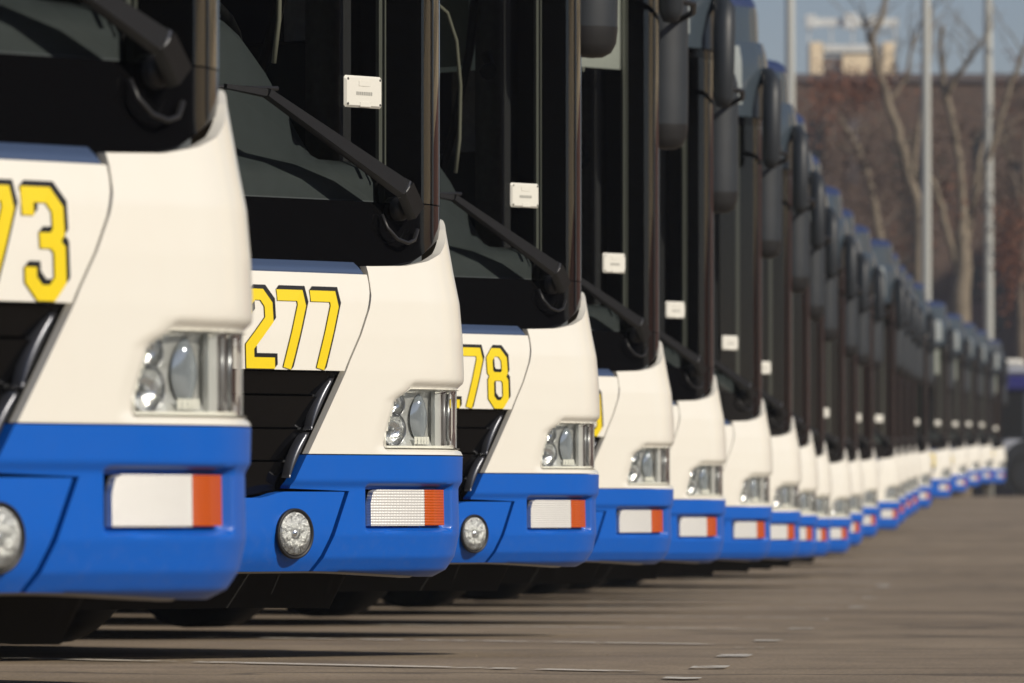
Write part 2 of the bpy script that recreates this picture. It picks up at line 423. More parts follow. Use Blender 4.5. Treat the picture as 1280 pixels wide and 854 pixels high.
def digit_meshes(ch):
    if ch in DG: return DG[ch]
    res = []
    for layer in ('ink', 'yellow'):
        b = MB()
        steps = [(k/9*.0095, k/9*.0095, .0006+.0001*k) for k in range(10)] if layer == 'ink' else [(0, 0, .0028)]
        for dx, dz, of in steps:
            for k, (pts, cl) in enumerate(GL[ch]):
                for q, quad in enumerate(ribbon(pts, cl, GS + (.002 if layer == 'ink' and dx == 0 else 0))):
                    # subdivide tall quads so that they follow the curved panel
                    A, B, C_, D = quad; ns = max(1, int((Vector(D)-Vector(A)).length/.03))
                    for t in range(ns):
                        f0, f1 = t/ns, (t+1)/ns
                        qq = [A.lerp(D, f0), B.lerp(C_, f0), B.lerp(C_, f1), A.lerp(D, f1)]
                        vs = []
                        for v in qq:
                            z = max(.6985, .6995 + v.y + dz); a_ = DIGX + v.x + dx
                            vs.append(P(a_, z, E(z) + of + .00004*q + .0003*k))
                        b.add(vs, [(0, 1, 2, 3)])
        res.append(b.mesh('digit' if layer == 'yellow' else 'digit_shadow'))
        res[-1].materials.append(M[layer])
    DG[ch] = tuple(res); return DG[ch]
DIGX = .590          # right-most digit; the others are moved left by the pitch
PITCH = .1035

# ------------------------------------------------------------------ the bus, built once
def surf_frame(a, z, off):
    """matrix whose z axis points out of the body at (a, z)"""
    u, w_, nu, nw = base(a)
    n = Vector((nu, -nw, 0)).normalized(); up = Vector((0, 0, 1)); x = up.cross(n).normalized()
    mx = Matrix((x, up, n)).transposed().to_4x4(); mx.translation = Vector(P(a, z, off)); return mx

def make_bus():
    t = bpy.data.objects.new('city_bus', None); COL.objects.link(t)
    # --- front skin
    A2 = aside(1.05)
    for sg in (1, -1):
        nb = 100
        o = grid_panel('front_corner_panel', M['white'], lambda z: seam(z)+.003, A2, .512, ztop, 0, 64, E, t,
                   disp=hl_disp, hole=hl_hole, sgn=sg, ss=mixs(nb, 10, .79, A2), rim=.02, knee=.79)
        o = grid_panel('bumper_corner', M['blue'], fogline, A2, lambda a: .25-.016*sm(abs(a), .6, 1.15), .5095, 0, 52, E, t,
                   disp=ind_disp, hole=ind_hole, sgn=sg, ss=mixs(nb, 10, .76, A2), rim=.03, knee=.76)
        # --- headlight
        hd = grid_panel('headlight', M['housing'], lambda z: hl_left(z)-.004, 1.30, .527, .661, 30, 10, lambda z: -.046 + .010*sm(z, .63, .66) + .012*(1-sm(z, .53, .56)), t, sgn=sg, rim=-.025)
        grid_panel('cover_glass', M['lampglass'], lambda z: hl_left(z)+.002, 1.295, .529, .659, 30, 8, -.0165, hd, sgn=sg, rim=.004)
        for (a_, z_, r_) in ((.887, .626, .027), (.880, .568, .037)):
            b = MB(); mx = surf_frame(sg*a_, z_, -.047)
            b.lathe([(r_, .022), (r_*.97, .018), (r_*.8, .010), (r_*.5, .004), (r_*.2, .002)], 24, mx)
            b.build('reflector', M['reflector'], hd, True)
            b = MB(); b.lathe([(r_*1.06, .018), (r_*1.06, .0235), (r_*.99, .0235), (r_*.97, .018)], 24, mx)
            b.build('bezel_ring', M['satin'], hd, True)
            b = MB(); b.lathe([(r_*.22, .002), (r_*.22, .016), (r_*.12, .021), (.0005, .022)], 12, mx)
            b.build('bulb_shield', M['housingdark'], hd, True)
        # pointed oval lens in front of the main beam, with its bright surround
        mx = surf_frame(sg*.980, .594, -.046)
        N = 26; up_ = [(.0315*abs(math.sin(math.pi*k/N))**.8, -.060+.120*k/N) for k in range(N+1)]
        vs = []; fs = []
        for k, (hw, zz_) in enumerate(up_):
            for q in (-1, -.6, 0, .6, 1): vs.append(mx @ Vector((q*hw, zz_, .006 + .012*(1-q*q)*min(1, hw/.02))))
        for k in range(N):
            for q in range(4): fs.append((k*5+q, k*5+q+1, (k+1)*5+q+1, (k+1)*5+q))
        MB().add(vs, fs).build('projector_lens', M['projector'], hd, True)
        b = MB()
        for k in range(5):
            aa = .953 + k*.011; b.add([P(sg*aa, .536, -.028), P(sg*(aa+.0075), .536, -.028), P(sg*(aa+.009), .553, -.028), P(sg*(aa-.0015), .553, -.028)], [(0,1,2,3)])
        b.build('reflector_fin', M['tagwhite'], hd)
        grid_panel('side_marker', M['silverlamp'], 1.030, 1.060, .531, .657, 4, 4, -.026, hd, sgn=sg, rim=.01)
        for aa, r_ in ((1.083, .005), (1.125, .003)):
            MB().tube([P(sg*aa, .53, -.028), P(sg*aa, .658, -.028)], r_, 8).build('divider', M['housingdark'] if aa != 1.125 else M['satin'], hd, True)
        # --- indicator strip
        grid_panel('daytime_lens', M['clearlens'], lambda z: .797+.010*sm(z, .40, .434), .976, .351, lambda a: .4325-.006*(1-sm(a, .80, .82)), 16, 6, lambda z: E(z)-.008, t, sgn=sg, rim=.016)
        grid_panel('indicator_lens', M['amber'], .9785, 1.068, .352, .4325, 10, 6, lambda z: E(z)-.009, t, sgn=sg, rim=.016)
        # --- chrome strips beside the grille
        for (zA, zB, nm) in ((.565, .682, 0), (.458, .560, 1)):
            vs = []; fs = []; N = 12
            for k in range(N+1):
                f = k/N; z = zA + (zB-zA)*f; wd = .0035 + .022*math.sin(math.pi*min(1, f*.62+.12))**1.2 * (1 if f < .93 else .8)
                ao = seam(z) - .006; ai = ao - wd
                for (aa, of) in ((ai, -.034), (ai+.003, -.017), ((ai+ao)/2, -.012), (ao-.002, -.018), (ao, -.036)):
                    vs.append(P(sg*aa, z, of))
            for k in range(N):
                for j in range(4):
                    q = (k*5+j, k*5+j+1, (k+1)*5+j+1, (k+1)*5+j); fs.append(q if sg > 0 else tuple(reversed(q)))
            fs.append((0,1,2,3,4)); fs.append(tuple(N*5+j for j in (4,3,2,1,0)))
            MB().add(vs, fs).build('chrome_strip', M['strip'], t, True)
        # --- fog lamp
        mx = surf_frame(sg*.545, .334, E(.334))
        f = MB().lathe([(.0565, -.004), (.0565, .003), (.054, .0045), (.050, .002), (.049, -.004), (.048, .0005)], 36, mx).build('fog_lamp', M['matte'], t, True)
        MB().lathe([(.0485, .0015), (.046, .004), (.035, .0085), (.02, .011), (.0005, .012)], 32, mx).build('lens', M['lampglass'], f, True)
        MB().lathe([(.048, .0008), (.030, .0014), (.016, .0018), (.0005, .002)], 28, mx).build('reflector', M['sparkle'], f, True)
        MB().lathe([(.013, .002), (.011, .006), (.0005, .007)], 14, mx).build('bulb_cap', M['chrome'], f, True)
        # --- wiper
        wb = Vector(P(sg*.945, 1.062, GLE+.03)); wm = Vector(P(sg*.893, 1.113, GLE+.045))
        we = Vector(P(sg*.46, 1.312, GLE+.035)); wt = Vector(P(sg*.34, 1.322, GLE+.030))
        def arm(p0, p1, w0, w1, th):
            d = (p1-p0).normalized(); n = Vector((.12*sg, -1, 0)).normalized(); s_ = d.cross(n).normalized()
            vs = []
            for p, ww in ((p0, w0), (p1, w1)):
                vs += [p - s_*ww/2, p - s_*ww*.36 + n*th, p + s_*ww*.36 + n*th, p + s_*ww/2]
            return vs, [(0,1,5,4),(1,2,6,5),(2,3,7,6),(3,0,4,7),(3,2,1,0),(4,5,6,7)]
        b = MB(); b.add(*arm(wm, we, .050, .024, .016)); wo = b.build('wiper', M['wiper'], t)
        MB().add(*arm(wb, wm + (wm-wb)*.02, .056, .052, .021)).build('arm_head', M['wiper'], wo)
        MB().add(*arm(wm, wm + (we-wm)*.012, .0520, .0515, .0185)).build('clamp_band', M['satin'], wo)
        MB().add(*arm(we, wt, .022, .012, .010)).build('blade_carrier', M['wiper'], wo)
        MB().lathe([(.028, -.02), (.028, .012), (.022, .022), (.0005, .024)], 16, surf_frame(sg*.925, 1.07, GLE)).build('pivot', M['matte'], wo, True)
        bl = [P(sg*(.52-.62*k/8), 1.325-.006*math.sin(k/8*3.1), GLE+.012) for k in range(9)]
        MB().tube(bl, .006, 6).build('rubber_blade', M['matte'], wo, True)
        hz = [Vector(P(sg*.86, 1.055, GLE+.01)), Vector(P(sg*.865, 1.025, GLE+.022)), Vector(P(sg*.895, 1.0, GLE+.026)), Vector(P(sg*.93, .992, GLE+.026)), Vector(P(sg*.96, 1.0, GLE+.02)), Vector(P(sg*.975, 1.025, GLE+.015))]
        MB().tube(hz, .0048, 6).build('washer_hose', M['matte'], wo, True)
        # --- mirror
        b = MB(); pts = [P(sg*1.10, 2.70, -.06), P(sg*1.06, 2.685, .0), P(sg*1.02, 2.64, .045), P(sg*.995, 2.56, .06), P(sg*.99, 2.42, .062), P(sg*.99, 2.26, .058), P(sg*1.0, 2.22, .05)]
        mr = b.tube(pts, [.03, .040, .046, .048, .048, .046, .030], 12).build('mirror', M['mirror'], t, True)
        mxm = Matrix.Translation((sg*1.335, .385, 0)) @ Matrix.Rotation(sg*R(-14), 4, 'Z')
        b = MB(); prof = [(.0005, 1.775), (.035, 1.778), (.062, 1.792), (.078, 1.82), (.084, 1.87), (.086, 2.0), (.086, 2.28), (.083, 2.35), (.070, 2.39), (.040, 2.41), (.0005, 2.414)]
        b.lathe(prof, 28, mxm @ Matrix.Diagonal((1, .68, 1, 1))); b.build('mirror_head', M['mirror'], mr, True)
        MB().lathe([(q*1.012+.0004, z-.002) for q, z in prof[:5]], 28, mxm @ Matrix.Diagonal((1, .68, 1, 1))).build('mirror_foot', M['matte'], mr, True)
        MB().rbox((-.040, .045, 1.87), (.040, .061, 2.29), .002, mxm).build('mirror_glass', M['chrome'], mr)
        MB().tube([P(sg*1.0, 2.30, .06), P(sg*1.12, 2.29, .08), P(sg*1.24, 2.27, .075), (sg*1.335, .33, 2.25), (sg*1.335, .37, 2.2)], .012, 8).build('mirror_bracket', M['matte'], mr, True)
    # --- fog lamp panel, grille, number panel, cowl
    def fog_top(a): return .4275 - .014*(1-sm(abs(a), .44, .52))
    o = grid_panel('fog_lamp_panel', M['blue'], lambda z: -(fogline(min(z, .4295))-.009), lambda z: fogline(min(z, .4295))-.009, .25, fog_top, 60, 10, lambda z: E(z)-.004, t, rim=.03)
    o = grid_panel('grille', M['dark'], lambda z: -seam(z)-.02, lambda z: seam(z)+.02, .405, .70, 20, 6, -.075, t, rim=0)
    gr = o
    for z0, z1, of in ((.420, .493, -.040), (.498, .566, -.032), (.571, .640, -.024), (.645, .694, -.016)):
        grid_panel('grille_slat', M['black'], lambda z: -seam(z)+.008, lambda z: seam(z)-.008, z0, z1, 26, 3, lambda z, z0=z0, z1=z1, of=of: of - .016*(1-(z-z0)/(z1-z0)), gr, rim=.03)
    grid_panel('number_panel', M['white'], lambda z: -seam(z)+.0035, lambda z: seam(z)-.0035, .698, .9165, 50, 16, E, t, rim=.02)
    # lower lip: dark valance under the painted bumper
    grid_panel('valance', M['underblack'], -1.5, 1.5, lambda a: .165-.005*sm(abs(a), .6, 1.15), lambda a: .262-.016*sm(abs(a), .6, 1.15), 70, 3, lambda z: -.26-.5*(.26-z), t, rim=.0)
    grid_panel('lip_strip', M['satin'], -1.0, 1.0, lambda a: .2455-.016*sm(abs(a), .6, 1.15), lambda a: .2495-.016*sm(abs(a), .6, 1.15), 70, 1, lambda z: E(z)-.003, t, rim=.03)
    b = MB(); N = 40; vs = []; fs = []
    for k in range(N+1):
        a_ = -.775 + 1.55*k/N
        vs += [P(a_, .905, E(.9165)-.012), P(a_, .9185, E(.9165)-.001), P(a_, .932, E(.93)-.012), P(a_, .945, GLE+.001)]
    for k in range(N):
        for j in range(3): fs.append((k*4+j, (k+1)*4+j, (k+1)*4+j+1, k*4+j+1))
    b.add(vs, fs).build('cowl_strip', M['cowl'], t, True)
    # --- windscreen
    grid_panel('windscreen_mask', M['black'], -1.62, 1.62, lambda a: .925 if abs(a) < .85 else .925 + .09*sm(abs(a), .85, 1.2), 1.083, 60, 4, GLE, t, rim=.012)
    ws = grid_panel('windscreen', M['glass'], -1.40, 1.40, 1.086, 2.431, 70, 8, GLE, t, rim=0)
    for sg in (1, -1):
        grid_panel('pillar_cover', M['black'], .905, 1.46, 1.05, 2.46, 20, 3, GLE-.022, t, sgn=sg, rim=.02)
        grid_panel('pillar_seal', M['seal'], .868, .879, 1.17, 2.43, 1, 4, GLE-.006, t, sgn=sg, rim=.01)
        grid_panel('pillar_trim', M['seal'], .894, .899, 1.15, 2.43, 1, 4, GLE-.012, t, sgn=sg, rim=.01)
        grid_panel('corner_post', M['matte'], 1.405, 1.62, 1.086, 2.431, 4, 2, GLE+.006, t, sgn=sg, rim=.03)
    # --- destination header and roof
    hd = grid_panel('header', M['header'], -1.50, 1.50, 2.470, 2.85, 70, 8, lambda z: -.018 - .022*sm(z, 2.77, 2.85) - .02*(z-2.47), t, rim=.06)
    grid_panel('destination_display', M['display'], -.86, .86, 2.53, 2.825, 30, 4, lambda z: -.0155 - .02*(z-2.47) - .018*sm(z, 2.77, 2.85), t, rim=.002)
    grid_panel('header_black_strip', M['black'], -1.52, 1.52, 2.432, 2.469, 50, 1, GLE+.002, t, rim=.05)  # black strip along the lower edge of the header
    AB = aside(11.7)
    def roof_e(z): return -lerp_t([(2.85,.070),(3.0,.076),(3.05,.086),(3.075,.100),(3.095,.13),(3.107,.18),(3.113,.25),(3.116,.36)], z)
    grid_panel('roof_dome', M['header'], -2.2, 2.2, 2.851, 3.03, 90, 6, roof_e, t, rim=.0)
    zz = [3.0302, 3.05, 3.065, 3.075, 3.085, 3.095, 3.101, 3.107, 3.11, 3.113, 3.116]
    al = [-AB] + [-2.2 + 4.4*k/80 for k in range(81)] + [AB]
    vs = [P(a_, z, roof_e(z)) for z in zz for a_ in al]; W = len(al)
    fs = [(j*W+i, j*W+i+1, (j+1)*W+i+1, (j+1)*W+i) for j in range(len(zz)-1) for i in range(W-1)]
    fs.append(tuple((len(zz)-1)*W+i for i in range(W)))
    MB().add(vs, fs).build('roof', M['navy'], t, True)
    MB().rbox((-.7, 4.0, 3.11), (.7, 6.6, 3.26), .06).build('roof_unit', M['white'], t)
    # --- sides and back
    for sg in (1, -1):
        segs = [(1.052, 2.16), (3.36, 7.40), (8.60, 11.68)]
        for b0, b1 in segs:
            grid_panel('side_panel', M['white'], aside(b0), aside(b1), .513, 1.20, 2, 2, -.004, t, sgn=sg, rim=.02)
            grid_panel('side_skirt', M['blue'], aside(b0), aside(b1), .27, .5095, 2, 2, -.004, t, sgn=sg, rim=.02)
        for b0, b1 in ((2.162, 3.358), (7.402, 8.598)):
            grid_panel('arch_panel', M['white'], aside(b0), aside(b1), 1.06, 1.20, 2, 2, -.004, t, sgn=sg, rim=.02)
            MB().box((sg*.80 if sg > 0 else -1.22, b0+.0, .50), (sg*1.22 if sg > 0 else -.80, b1, 1.055)).build('wheel_arch', M['underblack'], t)
        grid_panel('cantrail', M['white'], aside(1.05), aside(11.68), 2.435, 2.849, 2, 2, -.03, t, sgn=sg, rim=.02)
        wins = [(.70, 1.62)] + [(1.74+1.66*k, 1.74+1.66*k+1.56) for k in range(6)]
        prev = .62
        for k, (b0, b1) in enumerate(wins):
            grid_panel('window_post', M['matte'], aside(prev), aside(b0)-.002, 1.202, 2.433, 1, 1, -.012, t, sgn=sg, rim=.06)
            zs_ = 1.50 if k == 0 else 1.202
            if k == 0: grid_panel('cab_side_panel', M['teal'], aside(b0), aside(b1), 1.202, 1.498, 1, 1, -.010, t, sgn=sg, rim=.06)
            grid_panel('side_window', M['glass'] if k == 0 else M['sideglass'], aside(b0), aside(b1), zs_, 2.432, 1, 1, -.016, t, sgn=sg, rim=0)
            prev = b1+.002
        for yy in (2.76, 8.0):
            mx = Matrix.Translation((sg*1.06, yy, .455)) @ Matrix.Rotation(sg*math.pi/2, 4, 'Y')
            wh = MB().lathe([(.28, -.13), (.40, -.14), (.462, -.125), (.485, -.09), (.485, .09), (.462, .125), (.40, .14), (.30, .13), (.285, .11)], 40, mx).build('wheel', M['tyre'], t, True)
            MB().lathe([(.285, .11), (.27, .06), (.2, .05), (.19, .09), (.10, .10), (.095, .14), (.0005, .145)], 28, mx).build('rim', M['rim'], wh, True)
    MB().rbox((-1.235, 11.62, .30), (1.235, 11.70, 3.0), .03).build('rear_wall', M['white'], t)
    # --- under-body, floor, ceiling
    MB().box((-.90, .70, .175), (.90, 2.05, .28)).box((-1.16, .40, .285), (1.16, 2.1, .50)).box((-.76, 1.8, .30), (.76, 11.6, .50)).box((-1.16, 3.4, .30), (1.16, 7.35, .50)).build('underbody', M['underblack'], t)
    MB().box((-1.16, .46, .86), (1.16, 11.6, .90)).build('cabin_floor', M['dark'], t)
    MB().box((-1.10, .44, 2.43), (1.10, 11.6, 2.46)).build('cabin_ceiling', M['dark'], t)
    # --- cab
    b = MB()        # dashboard: rounded instrument hood with lower shelf
    def dash_sec(u):
        hood = math.exp(-((u-.30)/.40)**4)*.29
        top = 1.235 + hood - .10*sm(u, .55, 1.05)
        fr = .10 + .065*(u/.97)**2
        return [(fr+.005, .95), (fr+.01, 1.13), (fr+.03, 1.165), (fr+.07, 1.18+.03*hood), (fr+.10, top-.05), (fr+.14, top-.012), (fr+.20, top), (fr+.34, top-.01), (fr+.42, top-.06), (fr+.44, 1.0)]
    N = 44; vs = []; fs = []
    us = [-1.05 + 2.10*k/N for k in range(N+1)]
    for u in us: vs += [(u, y, z) for y, z in dash_sec(u)]
    for k in range(N):
        for j in range(9): fs.append((k*10+j, (k+1)*10+j, (k+1)*10+j+1, k*10+j+1))
    b.add(vs, fs).build('dashboard', M['dash'], t, True)
    MB().rbox((1.150, .74, 1.76), (1.156, 1.60, 2.42), .002).box((1.146, 1.10, 1.725), (1.158, 1.16, 1.765)).build('side_blind', M['sideblind'], t)
    MB().rbox((1.10, .585, .95), (1.16, .665, 2.42), .012).build('cab_post', M['seatcloth'], t, True)
    MB().tube([(1.09, .63, 2.05), (1.085, .66, 1.8), (1.07, .72, 1.55), (1.06, .80, 1.35)], .014, 6).build('belt_strap', M['matte'], t, True)
    MB().tube([(1.10, .60, 1.78), (1.03, .50, 1.74), (.98, .46, 1.72)], [.018, .014, .026], 8).build('camera_arm', M['mirror'], t, True)
    mx = Matrix.Translation((.62, .62, 1.36)) @ Matrix.Rotation(R(-62), 4, 'X')
    pts = [mx @ Vector((.23*math.cos(2*math.pi*k/28), .23*math.sin(2*math.pi*k/28), 0)) for k in range(29)]
    sw = MB().tube(pts, .016, 8, False).tube([mx @ Vector((-.22, 0, 0)), mx @ Vector((.22, 0, 0))], .014, 6).build('steering_wheel', M['matte'], t, True)
    sb = MB().rbox((.42, 1.22, 1.28), (.88, 1.36, 2.02), .05).build('driver_seat', M['seatcloth'], t, True)
    MB().rbox((.42, .86, 1.18), (.88, 1.34, 1.30), .04).build('seat_cushion', M['seatcloth'], sb, True)
    MB().tube([(.50, 1.21, 2.0), (.47, 1.1, 1.72), (.45, 1.05, 1.45)], .018, 6).build('seat_belt', M['matte'], sb)
    MB().box((.30, 1.64, .9), (1.2, 1.68, 2.42)).build('cab_partition', M['navycloth'], t)
    MB().box((.20, .95, .9), (.23, 1.66, 1.62)).build('cab_door', M['navycloth'], t)
    MB().rbox((.60, .30, 2.04), (.84, .302, 2.42), .0005).build('small_blind', M['blind'], t)
    grid_panel('sun_blind', M['blind'], -.884, .884, 2.04, 2.42, 20, 2, GLE-.020, t, rim=.004)
    cab = [(.50, .24, 1.905), (.57, .24, 1.900), (.63, .25, 1.87), (.675, .26, 1.79), (.70, .27, 1.66), (.705, .28, 1.50), (.69, .28, 1.40)]
    mc = MB().tube(cab, .006, 8).build('microphone_stalk', M['cable'], t, True)
    MB().tube([(.42, .24, 1.905), (.52, .24, 1.905)], .012, 8).build('microphone', M['tagwhite'], mc, True)
    fan = MB().lathe([(.075, 0), (.078, .02), (.05, .035), (.0005, .04)], 18, Matrix.Translation((.56, .42, 1.80)) @ Matrix.Rotation(R(78), 4, 'X')).build('cab_fan', M['mirror'], t, True)
    MB().tube([(.56, .44, 1.84), (.56, .45, 2.0), (.58, .45, 2.42)], .018, 6).build('fan_arm', M['matte'], fan, True)
    # --- reader box stuck to the windscreen
    mx = surf_frame(.797, 1.330, GLE)
    bx_ = MB().rbox((-.062, -.036, .003), (.062, .036, .014), .005, mx).build('reader_box', M['tagwhite'], t)
    MB().rbox((-.018, .012, .0135), (.020, .026, .0150), .001, mx).build('raised_clip', M['tagwhite'], bx_)
    MB().rbox((-.014, -.034, .0135), (.022, -.022, .0150), .001, mx).build('raised_clip', M['tagwhite'], bx_)
    b = MB()
    for k in range(9): b.add([mx @ Vector((-.026+k*.006, -.008, .0145)), mx @ Vector((-.022+k*.006, -.008, .0145)), mx @ Vector((-.022+k*.006, .0, .0145)), mx @ Vector((-.026+k*.006, .0, .0145))], [(0,1,2,3)])
    b.build('printed_code', M['tagprint'], bx_)
    for sx in (-1, 1):
        for sz in (-1, 1): MB().lathe([(.003, .0142), (.0005, .0150)], 8, mx @ Matrix.Translation((sx*.053, sz*.028, 0))).build('screw', M['ink'], bx_)
    return t

bus0 = make_bus()
kids = {}
for o in COL.objects:
    if o.parent: kids.setdefault(o.parent.name, []).append(o)
def copy_tree(o, parent=None):
    c = o.copy(); COL.objects.link(c)
    if parent is not None: c.parent = parent
    for ch in kids.get(o.name, []): copy_tree(ch, c)
    return c

# where each bus stands: hip of its left front corner, measured along the row
XR = [316,580,750,843,908,966,1002,1023,1040,1065,1080,1099,1126,1134,1142,1150,1165,1190,1210,1226,1241,1257]
DD = [11.12 + 4.768*i for i in range(14)] + [78.4, 82.6, 88.2, 101.0, 111.5, 121.0, 129.5, 138.5]
HEAD = 42.0
ORD = ['', 'second','third','fourth','fifth','sixth','seventh','eighth','ninth','tenth','eleventh','twelfth','thirteenth','fourteenth']
rnd = random.Random(3)
NB = len(XR)
def spot(i):
    d = DD[i]
    return (XR[i]-640)/FPX*d, d
numbers = [273] + list(range(277, 277+NB))
LAB = {0: 'nearest white and blue bus, cut by the left edge, number ending in 73',
       1: 'white and blue bus with the full yellow number 277 on its front',
       2: 'white and blue bus with yellow number 278, behind bus 277',
       3: 'fourth white and blue bus, only the edge of its last yellow digit showing'}
for i in range(NB):
    o = bus0 if i == 0 else copy_tree(bus0)
    hx, hy = spot(i); hd = HEAD + (0 if i < 4 else rnd.uniform(-1.3, 1.3)); th = R(hd)
    c, s_ = math.cos(th), math.sin(th)
    o.location = (hx - (1.168*c - .168*s_), hy - (1.168*s_ + .168*c), gz(hy) + .03)
    o.rotation_euler = (0, 0, th)
    if i in LAB: lab = LAB[i]
    elif i < 14: lab = 'white and blue bus, %s from the camera in the long row' % ORD[i]
    elif i == NB-1: lab = 'last and smallest white and blue bus at the far end of the row'
    else: lab = 'far white and blue bus, %s from the far end of the row' % ORD[NB-1-i]
    o['label'] = lab; o['category'] = 'bus'; o['group'] = 'white and blue buses parked in a row'
    num = bpy.data.objects.new('fleet_number', None); COL.objects.link(num); num.parent = o
    for k, ch in enumerate(str(numbers[i])):
        ink, yel = digit_meshes(ch)
        for me_, nm in ((yel, 'digit'), (ink, 'digit_shadow')):
            dgt = bpy.data.objects.new(nm, me_); COL.objects.link(dgt); dgt.parent = num
            # slide along the gently curved front
            k2 = 2-k; x_ = DIGX - PITCH*k2
            y_old = -base(DIGX + GW/2)[1]; y_new = -base(x_ + GW/2)[1]
            a_old = math.atan(2*.065*(DIGX+GW/2)/A0/A0); a_new = math.atan(2*.065*(x_+GW/2)/A0/A0)
            piv = Vector((DIGX + GW/2, y_old, 0)); q = Matrix.Rotation(-(a_old-a_new), 4, 'Z')
            new = Vector((x_ + GW/2, y_new, 0))
            mtx = Matrix.Translation(new) @ q @ Matrix.Translation(-piv)
            dgt.matrix_local = mtx

# ------------------------------------------------------------------ painted marks on the asphalt
def paintwear(name, col, thr):
    m = mat(name, col, .8); n = m.node_tree; b = n.nodes['Principled BSDF']
    tc = n.nodes.new('ShaderNodeTexCoord'); z = n.nodes.new('ShaderNodeTexNoise'); z.inputs['Scale'].default_value = 9; z.inputs['Detail'].default_value = 8
    cr = n.nodes.new('ShaderNodeValToRGB'); cr.color_ramp.elements[0].position = thr; cr.color_ramp.elements[1].position = thr+.10
    L = n.links.new; L(tc.outputs['Object'], z.inputs['Vector']); L(z.outputs[0], cr.inputs[0]); L(cr.outputs[0], b.inputs['Alpha'])
    return m
M['grit'] = mat('grit and dry leaf bits', (.30, .24, .17), .9, noise=(9, .7))
M['worn'] = paintwear('worn white road paint', (.66, .64, .58), .44)
M['faint'] = paintwear('faint road paint', (.64, .60, .53), .38)
def strip(name, p0, p1, wd, m, n=1, dz=.004):
    p0 = Vector(p0); p1 = Vector(p1); d = (p1-p0).normalized(); s_ = Vector((-d.y, d.x))*wd/2
    vs = []; fs = []
    for k in range(n+1):
        p = p0.lerp(p1, k/n); vs += [(p.x+s_.x, p.y+s_.y, gz(p.y)+dz), (p.x-s_.x, p.y-s_.y, gz(p.y)+dz)]
    for k in range(n): fs.append((2*k, 2*k+1, 2*k+3, 2*k+2))
    return MB().add(vs, fs).build(name, m, kind='structure')
for i in range(1, 14):
    a, b_ = spot(i-1), spot(i)
    f = .5
    hx = a[0]*(1-f)+b_[0]*f; hy = a[1]*(1-f)+b_[1]*f
    c, s_ = math.cos(R(HEAD)), math.sin(R(HEAD))
    strip('bay_line', (hx + s_*.35, hy - c*.35), (hx - s_*9, hy + c*9), .10, M['faint'], 8)
for (px, py, l_) in ((850, 849, .30), (884, 835, .38), (914, 821, .42), (936, 811, .10), (958, 802, .25), (997, 787, .5), (1020, 775, .35), (1068, 760, .7), (1085, 748, .6), (1100, 733, .9)):
    hh = 15.0
    for _ in range(30): hh = -(gz(hh)-CZ)*FPX/(py-HOR)*.5 + hh*.5
    x = (px-640)/FPX*hh
    strip('lane_dash', (x-.012*l_, hh-l_/2), (x+.06*l_, hh+l_/2), .095, M['worn'], 1, .005)

rs = random.Random(11); b = MB()
for _ in range(170):
    y = 13.5 + 34*rs.random()**1.6; x = rs.uniform(-.08, .085)*y; z = gz(y)
    k = rs.uniform(.002, .006); a = rs.uniform(0, 3.1); c, s_ = math.cos(a)*k, math.sin(a)*k
    b.add([(x-c, y-s_, z), (x+s_, y-c, z), (x+c*1.4, y+s_, z), (x-s_, y+c, z), (x, y, z+k*.5)], [(0,1,4), (1,2,4), (2,3,4), (3,0,4)])
b.build('grit', M['grit'], None, kind='stuff')

# ------------------------------------------------------------------ the bus standing crosswise beyond the row
def at(px, py, Y): return Vector(((px-640)/FPX*Y, Y, CZ + (HOR-py)/FPX*Y))
YB = 149.0
def side_bus():
    t = bpy.data.objects.new('crosswise_bus', None); COL.objects.link(t)
    g = gz(YB); x0 = at(1251, 0, YB).x; L_ = 11.5
    t.location = (x0, YB, g)
    t['label'] = 'silver bus with dark blue roof band standing crosswise beyond the row'; t['category'] = 'bus'
    b = MB().rbox((0, 0, .35), (L_, 2.5, 1.25), .08); b.build('lower_body', M['silver'], t)
    MB().rbox((.02, .015, 1.252), (L_-.02, 2.48, 2.28), .05).build('window_band', M['black'], t)
    MB().rbox((0, 0, 2.282), (L_, 2.5, 2.60), .06).build('blue_band', M['navy2'], t)
    MB().rbox((.03, .03, 2.602), (L_-.03, 2.47, 2.80), .09).build('roof', M['silver'], t)
    MB().rbox((.02, .3, 2.80), (.55, 2.0, 2.98), .08).build('roof_vent', M['white'], t)
    for k in range(7): MB().box((.5+k*1.55, -.002, 1.30), (.5+k*1.55+1.4, .013, 2.24)).build('window', M['header'], t)
    for xx in (.62, 8.4):
        MB().lathe([(.62, 0), (.62, .012), (.0005, .013)], 32, Matrix.Translation((xx, -.0, .62)) @ Matrix.Rotation(R(90), 4, 'X')).build('wheel_arch', M['dark'], t)
        mx = Matrix.Translation((xx, .14, .49)) @ Matrix.Rotation(R(90), 4, 'X')
        wh = MB().lathe([(.28, .15), (.40, .17), (.47, .16), (.49, .12), (.49, -.12)], 32, mx).build('wheel', M['tyre'], t, True)
        MB().lathe([(.28, .15), (.26, .10), (.1, .10), (.09, .14), (.0005, .145)], 24, mx).build('rim', M['dark'], wh, True)
M['navy2'] = mat('dark blue band', (.02, .02, .16), .35)
side_bus()

